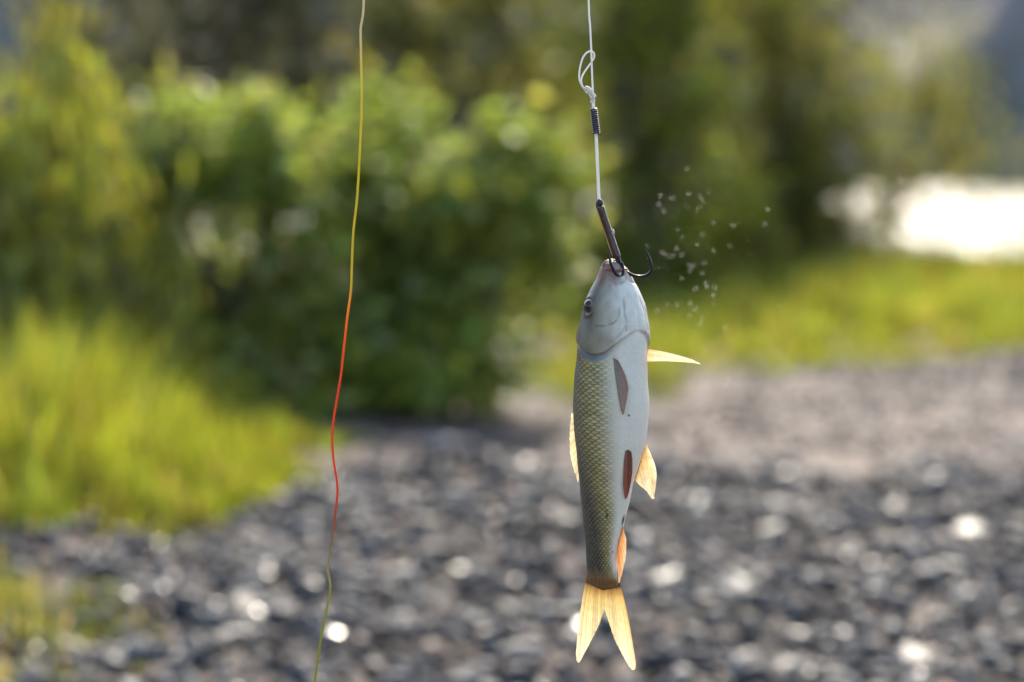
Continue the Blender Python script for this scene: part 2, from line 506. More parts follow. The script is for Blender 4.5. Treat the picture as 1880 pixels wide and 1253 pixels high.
# ------------------------------------------------------------------ grass
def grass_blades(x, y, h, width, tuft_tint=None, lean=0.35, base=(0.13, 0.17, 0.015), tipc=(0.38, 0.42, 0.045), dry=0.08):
    n = len(x)
    ang = rng.uniform(0, 2 * np.pi, n); la = rng.uniform(0, 2 * np.pi, n); ln = np.abs(rng.normal(scale=lean, size=n)) * h
    w = width * rng.uniform(0.6, 1.3, n)
    ts = np.array([0, 0.35, 0.7, 1.0]); ws = np.array([1.0, 0.9, 0.6, 0.0])
    dirx, diry = np.cos(ang), np.sin(ang)
    z0 = terrain(x, y) - 0.005
    V = np.empty((n, 7, 3)); Cc = np.empty((n, 7, 3))
    base = np.array(base); tipc = np.array(tipc)
    tint = rng.uniform(0.65, 1.2, (n, 1)) * np.stack([rng.uniform(0.85, 1.2, n), np.ones(n), rng.uniform(0.7, 1.1, n)], -1)
    if tuft_tint is not None: tint = tint * tuft_tint
    isdry = rng.random(n) < dry
    k = 0
    for q, (t, wq) in enumerate(zip(ts, ws)):
        cx = x + np.cos(la) * ln * t ** 1.8; cy = y + np.sin(la) * ln * t ** 1.8; cz = z0 + h * (t - 0.18 * t * t * (ln / h))
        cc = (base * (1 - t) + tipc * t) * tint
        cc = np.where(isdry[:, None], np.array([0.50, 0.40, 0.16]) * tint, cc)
        for sgn in ((-1, 1) if wq > 0 else (0,)):
            V[:, k] = np.stack([cx + sgn * dirx * w * wq / 2, cy + sgn * diry * w * wq / 2, cz], -1); Cc[:, k] = cc; k += 1
    o = (np.arange(n) * 7)[:, None]
    q = np.concatenate([np.array([[0, 1, 3, 2]]) + o, np.array([[2, 3, 5, 4]]) + o])
    t = np.array([[4, 5, 6]]) + o
    return V.reshape(-1, 3), [q, t], Cc.reshape(-1, 3)

def grass_patch(label, pix_poly, n, hfun, width, dry=0.08, **kw):
    poly = on_ground(*np.array(pix_poly, float).T)[:, :2]
    lo, hi = poly.min(0), poly.max(0)
    # tussocks: blades gather round random tuft centres
    m = n // 22
    cx = rng.uniform(lo[0], hi[0], m); cy = rng.uniform(lo[1], hi[1], m)
    which = rng.integers(0, m, n)
    x = cx[which] + rng.normal(scale=0.035, size=n); y = cy[which] + rng.normal(scale=0.035, size=n)
    ok = inside(poly, x, y) & (edge_dist(poly, x, y) > rng.random(m)[which] * 0.22 * rng.random(n) ** 0.3)
    x, y, which = x[ok], y[ok], which[ok]
    tuft = rng.uniform(0.6, 1.15, m)[which]
    h = hfun(x, y, edge_dist(poly, x, y)) * tuft * rng.uniform(0.55, 1.1, len(x))
    tt_ = rng.uniform(0.6, 1.15, (m, 1)) * np.stack([rng.uniform(0.85, 1.2, m), np.ones(m), rng.uniform(.8, 1.2, m)], -1)
    V, F, cc = grass_blades(x, y, np.maximum(h, 0.015), width, tt_[which], dry=dry, **kw)
    return tag(mesh_np('grass', V, F, M_grass, cc), label, 'grass', kind='stuff')

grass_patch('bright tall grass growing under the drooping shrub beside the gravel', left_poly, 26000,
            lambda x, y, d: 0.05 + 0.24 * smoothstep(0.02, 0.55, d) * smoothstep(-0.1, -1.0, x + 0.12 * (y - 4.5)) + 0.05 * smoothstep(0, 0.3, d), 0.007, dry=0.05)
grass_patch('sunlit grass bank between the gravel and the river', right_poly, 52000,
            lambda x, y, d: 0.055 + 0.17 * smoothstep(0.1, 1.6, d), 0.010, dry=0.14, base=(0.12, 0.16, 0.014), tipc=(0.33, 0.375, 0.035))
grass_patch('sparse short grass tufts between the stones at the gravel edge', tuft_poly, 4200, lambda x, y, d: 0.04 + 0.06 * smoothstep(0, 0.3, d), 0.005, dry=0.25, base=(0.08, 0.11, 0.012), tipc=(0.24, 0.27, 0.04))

# ------------------------------------------------------------------ trees and shrubs
def leaf_geo(centres, size, colr, droop=0.0, slim=0.45):
    n = len(centres)
    R = rot_mats(n, tilt=0.9)
    ax = R[:, :, 0]; sd = R[:, :, 1]; nm = R[:, :, 2]
    if droop:
        ax = ax * (1 - droop) + np.array([0, 0, -1]) * droop
        ax /= np.linalg.norm(ax, axis=1)[:, None]
        sd = sd - ax * np.sum(sd * ax, 1)[:, None]; sd /= np.linalg.norm(sd, axis=1)[:, None]
        nm = np.cross(ax, sd)
    s = size * rng.uniform(0.6, 1.25, n)[:, None]
    c = np.asarray(centres)
    V = np.stack([c - ax * s * 0.5, c + sd * s * slim * 0.5 + nm * s * 0.08 - ax * s * 0.05, c + ax * s * 0.5 - nm * s * 0.06, c - sd * s * slim * 0.5 + nm * s * 0.08 - ax * s * 0.05], 1)
    o = (np.arange(n) * 4)[:, None]
    F = np.concatenate([np.array([[0, 1, 2]]) + o, np.array([[0, 2, 3]]) + o])
    return V.reshape(-1, 3), F, np.repeat(colr, 4, 0)

def plant(name, label, cat, base_px, base_Y, blobs, nleaf, size, colour, group=None, droop=0.0, slim=0.5, cluster=0.09, trunk_r=0.02, vary=0.35, per=26):
    """blobs: (px, py, Y, radius_px).  A trunk with limbs to each clump, leaves gathered on twigs."""
    bx = float((base_px - IMG_W / 2) * base_Y / FPX)
    base = np.array([bx, base_Y, float(terrain(np.array(bx), np.array(base_Y)))])
    root = empty(name, base, label, cat, group)
    cs = [on_plane(px, py, Y) for px, py, Y, r in blobs]
    rs = [r * Y / FPX for px, py, Y, r in blobs]
    wts = np.array(rs) ** 2.2; wts /= wts.sum()
    tubes = []
    top = max(c[2] for c in cs)
    fork = base + np.array([0, 0, max(0.12, 0.3 * top)])
    tubes.append(tube_geo(smooth_path([base - [0, 0, 0.03], base * 0.5 + fork * 0.5 + rng.normal(scale=0.01, size=3), fork], 7), np.linspace(trunk_r * 1.25, trunk_r * 0.9, 7), 8))
    tw = []
    allc, allcol = [], []
    for c, r, w in zip(cs, rs, wts):
        mid = fork * 0.45 + c * 0.55 + rng.normal(scale=0.06 * np.linalg.norm(c - fork), size=3)
        mid[2] += 0.05 * r
        tubes.append(tube_geo(smooth_path([fork - [0, 0, 0.02], mid, c], 8), np.linspace(trunk_r * 0.7, trunk_r * 0.18, 8), 6))
        nl = int(nleaf * w); nc = max(3, nl // per)
        u = rng.normal(size=(nc, 3)); u /= np.linalg.norm(u, axis=1)[:, None]
        rad = r * rng.random(nc)[:, None] ** 0.42
        cc = c + u * rad * np.array([1, 1, 0.85])
        for q in cc[:: max(1, nc // 14)]:
            tubes.append(tube_geo(np.array([c * 0.75 + mid * 0.25, (c + q) / 2 + [0, 0, 0.03 * r], q]), np.array([trunk_r * 0.2, trunk_r * 0.13, trunk_r * 0.06]), 5))
        which = rng.integers(0, nc, nl)
        sg = np.array([1, 1, 1.0]) * cluster
        if droop: sg = np.array([0.7, 0.7, 1.6]) * cluster
        L_ = cc[which] + rng.normal(size=(nl, 3)) * sg
        L_[:, 2] = np.maximum(L_[:, 2], 0.02 + 0.04 * rng.random(nl))
        tint = rng.uniform(1 - vary, 1 + vary, nc)[which][:, None] * rng.uniform(0.8, 1.2, (nl, 1))
        hue = np.stack([rng.uniform(0.8, 1.25, nl), np.ones(nl), rng.uniform(0.7, 1.2, nl)], -1)
        allc.append(L_); allcol.append(np.array(colour) * tint * hue)
    V, F = merge(tubes)
    mesh_np('trunk', V, F, M_bark, parent=root, smooth=True)
    V, F, cc = leaf_geo(np.vstack(allc), size, np.vstack(allcol), droop, slim)
    mesh_np('crown', V, F, M_leaf, cc, parent=root)
    return root

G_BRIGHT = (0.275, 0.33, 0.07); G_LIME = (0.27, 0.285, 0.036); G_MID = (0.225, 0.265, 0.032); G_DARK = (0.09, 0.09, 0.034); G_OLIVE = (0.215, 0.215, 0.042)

plant('broad_leaved_shrub', 'bright broad-leaved shrub with a dark hollow beside the drooping shrub', 'shrub', 430, 5.7,
      [(345, 250, 5.7, 70), (430, 230, 5.8, 65), (515, 250, 5.8, 65), (290, 320, 5.6, 70), (430, 335, 5.7, 80), (525, 365, 5.7, 80), (290, 430, 5.7, 70), (560, 460, 5.7, 85), (370, 520, 5.8, 90), (460, 560, 5.8, 95), (340, 630, 5.7, 90), (450, 680, 5.6, 90), (540, 620, 5.7, 90), (540, 730, 5.55, 60)],
      3500, 0.056, G_BRIGHT, slim=0.62, cluster=0.045)
plant('broad_leaved_shrub', 'pale topped broad-leaved shrub between two others behind the red line', 'shrub', 690, 5.9,
      [(720, 215, 6.1, 60), (640, 320, 5.9, 75), (740, 310, 6.0, 80), (620, 420, 5.9, 75), (720, 420, 5.9, 85), (800, 460, 6.0, 75), (640, 560, 5.9, 95), (760, 580, 5.9, 95), (640, 690, 5.7, 85), (740, 690, 5.7, 85), (700, 745, 5.6, 55)],
      3500, 0.056, G_BRIGHT, slim=0.62, cluster=0.045)
plant('broad_leaved_shrub', 'rounded broad-leaved shrub next to the grass bank behind the fish', 'shrub', 870, 5.9,
      [(890, 285, 5.9, 65), (975, 290, 5.9, 60), (1025, 335, 5.9, 45), (850, 365, 5.8, 75), (945, 385, 5.8, 75), (1005, 420, 5.9, 50), (880, 480, 5.9, 80), (810, 560, 5.9, 80), (960, 470, 5.95, 65), (1010, 500, 6.0, 45), (830, 650, 5.8, 90), (900, 690, 5.7, 65), (820, 735, 5.6, 60)],
      3300, 0.056, G_BRIGHT, slim=0.62, cluster=0.045)
plant('drooping_shrub', 'yellow green drooping narrow-leaved shrub rising out of the tall grass', 'shrub', 60, 5.4,
      [(10, 215, 5.4, 45), (110, 120, 5.5, 40), (155, 205, 5.5, 42), (20, 320, 5.3, 65), (130, 330, 5.4, 60), (50, 430, 5.2, 80), (190, 430, 5.3, 75), (255, 350, 5.6, 50), (90, 540, 5.2, 85), (220, 540, 5.3, 75), (-70, 350, 5.3, 100), (-70, 520, 5.2, 100), (20, 630, 5.2, 75), (170, 630, 5.2, 75), (285, 470, 5.5, 55), (290, 600, 5.4, 60)],
      3500, 0.075, G_LIME, droop=0.7, slim=0.24, cluster=0.05)
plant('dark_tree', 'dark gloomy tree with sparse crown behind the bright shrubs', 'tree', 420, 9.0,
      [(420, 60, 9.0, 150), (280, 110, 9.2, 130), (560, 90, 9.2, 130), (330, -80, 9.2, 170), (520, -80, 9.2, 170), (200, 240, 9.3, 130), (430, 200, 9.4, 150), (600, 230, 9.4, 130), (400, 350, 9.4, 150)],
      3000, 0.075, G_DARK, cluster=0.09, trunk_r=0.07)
plant('loose_tree', 'olive green tree with loose yellowish crown behind the pale shrub', 'tree', 800, 9.6,
      [(700, 40, 9.6, 110), (820, 80, 9.6, 130), (940, 60, 9.8, 120), (760, -100, 9.8, 170), (930, -100, 9.8, 170), (860, 200, 9.8, 120), (990, 190, 9.9, 110), (720, 190, 9.8, 110), (900, 330, 10, 150), (760, 360, 10, 150)],
      3400, 0.075, G_OLIVE, cluster=0.08, trunk_r=0.06)
plant('leafy_tree', 'dense dark green tree behind the hook and the spray', 'tree', 1190, 9.8,
      [(1090, 60, 9.8, 130), (1220, 60, 9.8, 140), (1150, 180, 9.7, 130), (1280, 200, 9.7, 120), (1060, 260, 9.9, 110), (1180, 320, 9.7, 130), (1290, 360, 9.7, 110), (1110, 430, 9.8, 110), (1220, 460, 9.7, 100), (1150, -110, 9.9, 190), (1300, -90, 9.9, 180)],
      3500, 0.075, G_MID, cluster=0.07, trunk_r=0.07)
plant('leafy_tree', 'mid green tree with hanging yellow sprays at the river side', 'tree', 1450, 10.4,
      [(1400, 60, 10.4, 130), (1500, 90, 10.4, 110), (1400, 200, 10.4, 120), (1510, 230, 10.4, 110), (1590, 190, 10.5, 80), (1390, 330, 10.3, 120), (1500, 350, 10.3, 110), (1590, 310, 10.3, 75), (1450, 440, 10.3, 110), (1560, 420, 10.3, 80), (1420, -90, 10.5, 170)],
      3300, 0.08, G_OLIVE, droop=0.35, slim=0.35, cluster=0.08, trunk_r=0.06)
plant('slender_tree', 'thin tree with sparse hanging foliage in front of the river', 'tree', 1610, 11.3,
      [(1640, 150, 11.3, 70), (1700, 170, 11.3, 80), (1780, 190, 11.3, 80), (1680, 260, 11.3, 80), (1770, 270, 11.3, 70), (1830, 310, 11.3, 60), (1640, 310, 11.2, 55), (1660, 400, 11.2, 40), (1700, 470, 11.2, 40), (1880, 480, 11.2, 60)],
      950, 0.085, G_OLIVE, droop=0.6, slim=0.25, cluster=0.09, trunk_r=0.025)
plant('low_shrub', 'low dark shrub at the foot of the trees behind the spray', 'shrub', 1250, 10.0,
      [(1120, 440, 10.0, 80), (1210, 420, 10.0, 90), (1310, 430, 10.1, 90), (1160, 500, 9.9, 80), (1270, 490, 9.9, 80), (1060, 480, 10.0, 70)], 1800, 0.07, G_MID, cluster=0.06, trunk_r=0.02)
plant('low_shrub', 'low olive shrub at the water edge beside the bright river', 'shrub', 1480, 10.6,
      [(1400, 430, 10.6, 90), (1490, 420, 10.6, 80), (1570, 430, 10.6, 75), (1440, 500, 10.5, 75), (1540, 500, 10.5, 70), (1640, 480, 10.5, 45)], 1800, 0.075, G_OLIVE, cluster=0.06, trunk_r=0.02)
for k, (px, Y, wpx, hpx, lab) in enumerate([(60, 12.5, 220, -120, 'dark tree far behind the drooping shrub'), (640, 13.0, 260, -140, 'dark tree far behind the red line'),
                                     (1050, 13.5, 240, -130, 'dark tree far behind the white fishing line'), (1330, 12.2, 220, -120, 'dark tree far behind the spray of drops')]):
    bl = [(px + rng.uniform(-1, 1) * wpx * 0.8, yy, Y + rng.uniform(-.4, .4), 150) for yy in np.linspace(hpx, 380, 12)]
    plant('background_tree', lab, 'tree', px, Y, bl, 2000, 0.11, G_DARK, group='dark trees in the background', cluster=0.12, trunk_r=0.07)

# ------------------------------------------------------------------ the fish
tab_L = np.array([(479, 1112), (484, 1107), (495, 1101), (513, 1095), (537, 1081), (556, 1073), (578, 1069), (612, 1063), (636, 1061), (658, 1060), (690, 1056), (717, 1054), (753, 1053), (781, 1054), (808, 1057), (854, 1061.5), (900, 1066), (956, 1071.5), (1013, 1077), (1058, 1078.5), (1084, 1075)], float)
tab_R = np.array([(479, 1126), (484, 1141), (495, 1154), (517, 1165), (537, 1176), (559, 1183), (581, 1187), (607, 1189.5), (634, 1187.5), (662, 1187.5), (690, 1187.5), (735, 1191), (772, 1189), (808, 1185), (850, 1172), (882, 1162), (910, 1157), (956, 1146), (1000, 1134), (1027, 1131), (1058, 1133.5), (1084, 1140)], float)
NR, NS = 600, 360
Yr = np.concatenate([479 + 12 * np.linspace(0, 1, 40) ** 1.8, np.linspace(491, 1084, NR - 39)[1:]])
XL = np.interp(Yr, tab_L[:, 0], tab_L[:, 1]); XR = np.interp(Yr, tab_R[:, 0], tab_R[:, 1])
def gsm(a, s):
    k = np.exp(-0.5 * (np.arange(-3 * s, 3 * s + 1) / s) ** 2); k /= k.sum()
    return np.convolve(np.pad(a, 3 * s, mode='edge'), k, 'valid')
XL[40:] = gsm(XL, 6)[40:]; XR[40:] = gsm(XR, 6)[40:]
tt = (Yr - 479) / (1078 - 479)
theta = np.radians(np.interp(Yr, [479, 560, 700, 850, 1000, 1078], [38, 38, 40, 43, 54, 62]))
kk = np.interp(Yr, [479, 500, 560, 650, 800, 920, 1020, 1058, 1084], [1.0, 0.92, 0.82, 0.78, 0.74, 0.62, 0.46, 0.30, 0.04])
phi = np.linspace(-np.pi, np.pi, NS, endpoint=False)
# cross-section (ventral +v, near flank +l), a bit egg-shaped: broad shoulders, softer back
vv = np.cos(phi)[None, :] * np.ones((NR, 1))
ll = np.sin(phi)[None, :] * (1 + 0.07 * np.cos(phi))[None, :] * kk[:, None]
st, ct = np.sin(theta)[:, None], np.cos(theta)[:, None]
px_ = vv * st - ll * ct
pz_ = vv * ct + ll * st
scale = (XR - XL) / (px_.max(1) - px_.min(1))
xc = XL - px_.min(1) * scale
aphi = np.abs(phi)
A2 = np.tile(aphi, (NR, 1)); Y2 = np.tile(Yr[:, None], (1, NS))
BX = px_ * scale[:, None] + xc[:, None]
def phi_at(X, Y):
    k = np.argmin(np.abs(Yr - Y)); sel = np.where((phi >= 0))[0]
    xx = BX[k, sel]; q = np.argmin(xx)
    return np.interp(X, xx[:q + 1][::-1], phi[sel][:q + 1][::-1])
def surf(Y, ph):
    """un-displaced surface point (pixel space) at station Y and angle ph"""
    k = np.argmin(np.abs(Yr - Y)); s = scale[k]
    v = math.cos(ph); l = math.sin(ph) * (1 + 0.07 * math.cos(ph)) * kk[k]
    return np.array([xc[k] + s * (v * math.sin(theta[k]) - l * math.cos(theta[k])), Y, s * (v * math.cos(theta[k]) + l * math.sin(theta[k]))])
def surf_n(Y, ph):
    p = surf(Y, ph + 0.02) - surf(Y, ph - 0.02)
    n = np.array([-p[2], 0, p[0]]); n /= np.linalg.norm(n)
    k = np.argmin(np.abs(Yr - Y))
    c = np.array([xc[k], Y, 0])
    return n if np.dot(n, surf(Y, ph) - c) > 0 else -n
# gill cover edge as a function of the angle round the body
gill = [(1166, 600), (1150.5, 608), (1136, 619), (1119, 633), (1106.5, 642), (1093.6, 646), (1081, 645), (1070, 640), (1064, 632)]
gp = np.array([phi_at(x, y) for x, y in gill]); gp[0] = 0
gy_ = np.array([g[1] for g in gill], float)
gp = np.append(gp, [math.pi]); gy_ = np.append(gy_, [616])
Yg = np.interp(aphi, gp, gy_)
Yg = gsm(np.concatenate([Yg, Yg, Yg]), 4)[NS:2 * NS]
dG = Y2 - Yg[None, :]
disp = np.zeros((NR, NS))
disp += np.where(dG < 0, 4.2 * smoothstep(-60, -4, dG), 4.2 * (1 - smoothstep(0, 2.5, dG)) ) * smoothstep(0.0, 0.25, A2 + 0.1)
disp -= 2.2 * np.exp(-((dG - 4) / 3.5) ** 2)
# scales
lat_l = np.interp(Yr, [640, 860, 1078], [0, 22.0, 46.0])[:, None] - 0.0 * A2
NROW = 13.0
lat_c = (np.pi - A2) / np.pi * NROW
Rs = 0.74
best_l = np.full(A2.shape, 1e9); best_dl = np.zeros(A2.shape); best_r = np.ones(A2.shape); best_k = np.zeros(A2.shape)
k0 = np.floor(lat_c * 2)
for dk in (-1, 0, 1, 2):
    kc = k0 + dk
    offk = np.where(kc % 2 == 0, 0.0, 0.5)
    j0 = np.floor(lat_l - offk)
    for dj in (-1, 0, 1):
        cl = j0 + dj + offk; cc = kc * 0.5
        dl = lat_l - cl; dc = (lat_c - cc) * 1.05
        r = np.sqrt(dl ** 2 + dc ** 2)
        take = (r < Rs) & (cl < best_l)
        best_l = np.where(take, cl, best_l); best_dl = np.where(take, dl, best_dl); best_r = np.where(take, r / Rs, best_r); best_k = np.where(take, kc, best_k)
zone = smoothstep(10, 22, dG) * (1 - smoothstep(1040, 1066, Y2))
deg = np.degrees(A2)
stretch = np.interp(Y2, [600, 800, 950, 1060], [1.0, 1.0, 0.72, 0.60])     # olive reaches further down towards the tail
dg = deg / stretch
z_strong = smoothstep(38, 75, dg)
disp += zone * (0.25 + 0.75 * z_strong) * (0.75 * np.clip(best_dl / Rs, -1, 1) + 0.15)
# head creases
def crease(poly, width, depth):
    P = np.array([(phi_at(x, y), y) for x, y in poly])
    Rm = np.interp(Y2, Yr, scale * (0.5 + 0.5 * kk))
    d = np.full(A2.shape, 1e9)
    for a, b in zip(P[:-1], P[1:]):
        ax, ay = a; bx, by = b
        ux = (bx - ax) * Rm; uy = by - ay
        t = np.clip(((A2 - ax) * Rm * ux + (Y2 - ay) * uy) / (ux ** 2 + uy ** 2 + 1e-9), 0, 1)
        d = np.minimum(d, np.hypot((A2 - ax) * Rm - t * ux, Y2 - ay - t * uy))
    e = np.exp(-(d / width) ** 2)
    e = e * np.clip(0.8 + 0.4 * np.sin(Y2 * 0.21 + A2 * 9) * np.sin(Y2 * 0.09 + 2), 0.35, 1)
    return e * depth, e
crease_lines = [([(1093, 596), (1110, 595), (1125, 588.5), (1133, 578), (1135, 563)], 2.0, 1.6),
                ([(1143, 545), (1144, 574), (1147, 588), (1146, 602)], 2.2, 1.6),
                ([(1147, 588), (1138, 606), (1122, 622)], 2.0, 0.7),
                ([(1119, 520), (1112, 530), (1100, 545)], 4.0, 0.5),
                ([(1118, 512), (1128, 520), (1140, 518), (1150, 510)], 2.6, 1.6)]
cre = np.zeros_like(A2)
for poly, w_, dep in crease_lines:
    dd, e = crease(poly, w_, dep)
    disp -= dd; cre = np.maximum(cre, e * min(1, dep))
# socket round the eye
eye_phi = phi_at(1080, 561)
Rm = np.interp(Y2, Yr, scale * (0.5 + 0.5 * kk))
de = np.hypot((A2 - eye_phi) * Rm, Y2 - 561)
disp += 2.4 * np.exp(-((de - 17) / 4.5) ** 2) - 2.5 * np.exp(-(de / 10) ** 2)
# cheek and jaw swell
disp += 2.0 * np.exp(-(((Y2 - 570) / 22) ** 2 + ((deg - 55) / 22) ** 2)) - 1.2 * np.exp(-(((Y2 - 560) / 26) ** 2 + ((deg - 27) / 9) ** 2))
# rough, slimy skin undulation
disp += 0.25 * np.sin(Y2 * 0.11 + A2 * 3) * smoothstep(500, 560, Y2)
# colours
def ramp(x, stops):
    xs_ = [s[0] for s in stops]
    return np.stack([np.interp(x, xs_, [s[1][c] for s in stops]) for c in range(3)], -1)
body_c = ramp(dg, [(0, (.67, .655, .55)), (32, (.65, .635, .53)), (52, (.50, .475, .345)), (72, (.345, .31, .155)), (94, (.225, .195, .09)), (114, (.13, .115, .068)), (136, (.07, .065, .045)), (260, (.07, .07, .05))])
head_c = ramp(deg, [(0, (.66, .645, .55)), (32, (.60, .59, .50)), (54, (.42, .405, .325)), (72, (.23, .215, .16)), (88, (.075, .07, .052)), (180, (.05, .05, .04))])
strip_c = ramp(deg, [(0, (.70, .69, .61)), (36, (.55, .55, .48)), (56, (.28, .30, .28)), (76, (.11, .135, .14)), (120, (.06, .07, .075)), (180, (.09, .10, .09))])
wh = (1 - smoothstep(-1, 1, dG))[..., None]
ws_ = (smoothstep(-1, 1, dG) * (1 - smoothstep(10, 18, dG)))[..., None]
colr = body_c * (1 - wh - ws_) + head_c * wh + strip_c * ws_
# operculum tint: greyish olive below the preopercle line
op = np.exp(-(((Y2 - 622) / 20) ** 2 + ((deg - 72) / 30) ** 2))[..., None] * wh
colr = colr * (1 - 0.8 * op) + np.array([.20, .175, .105]) * 0.8 * op
def blotch(sx, sy, seed):
    r2 = np.random.default_rng(seed); out = np.zeros(A2.shape)
    for _ in range(14):
        kx, ky, p = r2.normal(scale=sx), r2.normal(scale=sy), r2.uniform(0, 6.28)
        out += np.sin(A2 * kx + Y2 * ky + p)
    return out / 14 ** 0.5
hm = blotch(7, 0.07, 3); fm = blotch(13, 0.15, 5)
mot = (np.clip(0.5 + 0.35 * hm + 0.22 * fm, 0, 1) * wh[..., 0] * smoothstep(20, 60, deg))[..., None]
colr = colr * (1 - 0.30 * mot) + np.array([.20, .18, .13]) * 0.30 * mot
colr = colr * (1 - 0.06 * np.clip(fm, -1, 1)[..., None] * wh)
# scale pigment: dark crescents where scales overlap, paler centres, yellow streaks on the flank
edge = smoothstep(0.62, 0.98, best_r) * zone
colr *= (1 - 0.72 * edge * z_strong)[..., None]
hsh = np.sin(np.round(best_l * 2) * 12.9898 + best_k * 78.233 + np.sign(phi)[None, :] * 3.7) * 43758.5453
hsh = hsh - np.floor(hsh)
colr *= (1 + zone * z_strong * (hsh - 0.5) * 0.42)[..., None]
colr[..., 0] *= 1 + 0.16 * zone * z_strong * (np.sin(hsh * 40) * 0.5 + 0.2)
ctr = (1 - smoothstep(0.0, 0.7, best_r)) * zone * z_strong
streak = np.exp(-((dg - 82) / 26) ** 2)
colr = colr + (ctr * streak)[..., None] * np.array([.13, .12, -0.01])
colr = colr + (ctr * smoothstep(95, 125, dg))[..., None] * np.array([.05, .045, .03])
spk = rng.random(colr.shape[:2])
colr *= (1 + 0.06 * (gsm(spk.ravel(), 2).reshape(spk.shape) - 0.5))[..., None]
# brown gill margin, shade of its step put in the colour; brown creases
gm = np.exp(-((dG - 0.6) / 2.0) ** 2) * np.clip(0.7 + 0.4 * fm, 0.2, 1) * smoothstep(-5, 30, deg)
colr = colr * (1 - 0.6 * gm[..., None]) + np.array([.22, .15, .09]) * 0.6 * gm[..., None]
colr = colr * (1 - 0.55 * cre[..., None]) + np.array([.20, .14, .09]) * 0.55 * cre[..., None]
# dark ring behind and below the eye
colr *= (1 - 0.6 * np.exp(-((de - 17) / 6) ** 2) * smoothstep(-0.25, 0.2, A2 - eye_phi + 0.1 * (Y2 > 561)))[..., None]
# reddish snout and lips
snout = (1 - smoothstep(505, 532, Y2 + 5 * np.sin(A2 * 7) + 3 * fm + 0.10 * np.abs(deg - 85)))[..., None]
colr = colr * (1 - 0.8 * snout) + (np.array([.19, .085, .06]) + 0.04 * np.clip(fm, -1, 1)[..., None]) * 0.8 * snout
# marks: vent, two small dark spots, orange flush at the tail root
def mark(X, Y, wx, wy, c, amt):
    global colr
    p = phi_at(X, Y)
    d = ((np.where(phi[None, :] >= -0.3, phi[None, :], 9) - p) * Rm / wx) ** 2 + ((Y2 - Y) / wy) ** 2
    e = (np.exp(-d ** 2) * amt)[..., None]
    colr = colr * (1 - e) + np.array(c) * e
mark(1144, 951, 5, 10, (.02, .018, .018), 0.95)
mark(1113, 942, 2.2, 6, (.03, .025, .015), 0.9)
mark(1112, 932, 1.5, 3, (.06, .05, .03), 0.7)
mark(1151, 755, 2.4, 2.4, (.05, .04, .01), 0.95)
mark(1124, 1010, 2, 2, (.10, .04, .03), 0.8)
mark(1110, 1020, 1.5, 1.5, (.06, .04, .03), 0.8)
root_t = smoothstep(1040, 1068, Y2 + 4 * fm)[..., None]
colr = colr * (1 - 0.85 * root_t) + np.array([.20, .105, .04]) * 0.85 * root_t
colr = np.clip(colr, 0.01, 0.9)
# displaced positions, along the in-plane section normal
tx = np.roll(px_, -1, 1) - np.roll(px_, 1, 1); tz = np.roll(pz_, -1, 1) - np.roll(pz_, 1, 1)
nxx, nzz = -tz, tx
ln_ = np.sqrt(nxx ** 2 + nzz ** 2); nxx /= ln_; nzz /= ln_
sgn = np.sign(nxx * px_ + nzz * pz_); nxx *= sgn; nzz *= sgn
fade = smoothstep(479, 500, Y2) * (1 - smoothstep(1060, 1078, Y2))
Y2 = Y2 + smoothstep(1055, 1084, Y2) * (-12 + 3 * np.exp(-((BX - 1108) / 20) ** 2) + 2.2 * np.sin(BX * 0.9) + 1.5 * np.sin(BX * 1.9 + 1) + 1.2 * np.sin(BX * 3.1))
FX = BX + nxx * disp * fade; FZ = pz_ * scale[:, None] + nzz * disp * fade
V = fish_space(FX, Y2, FZ).reshape(-1, 3)
V = np.vstack([V, fish_space(np.array([FX[0].mean(), FX[-1].mean()]), np.array([478.0, 1084.5]), np.array([FZ[0].mean(), FZ[-1].mean()]))])
i, j = np.meshgrid(np.arange(NR - 1), np.arange(NS), indexing='ij')
F = np.stack([i * NS + j, i * NS + (j + 1) % NS, (i + 1) * NS + (j + 1) % NS, (i + 1) * NS + j], -1).reshape(-1, 4)
j = np.arange(NS)
cap = np.vstack([np.stack([(j + 1) % NS, j, np.full(NS, NR * NS)], -1), np.stack([(NR - 1) * NS + j, (NR - 1) * NS + (j + 1) % NS, np.full(NS, NR * NS + 1)], -1)])
body_col = np.vstack([colr.reshape(-1, 3), colr[0, :1], colr[-1, :1]])
M_fish = mat_attr('fish_skin', rough=0.42, spec=0.25, coat=0.04, sss=0.04, noise_scale=700, noise_amp=0.16, bump=0.06)
fish_base = fish_space(np.array(1112.0), np.array(1222.0), np.array(0.0))
fish = empty('fish', fish_base, 'silvery olive-backed carp-like fish hanging head up from the treble hook', 'fish')
mesh_np('body', V, [F, cap], M_fish, body_col, parent=fish, smooth=True)

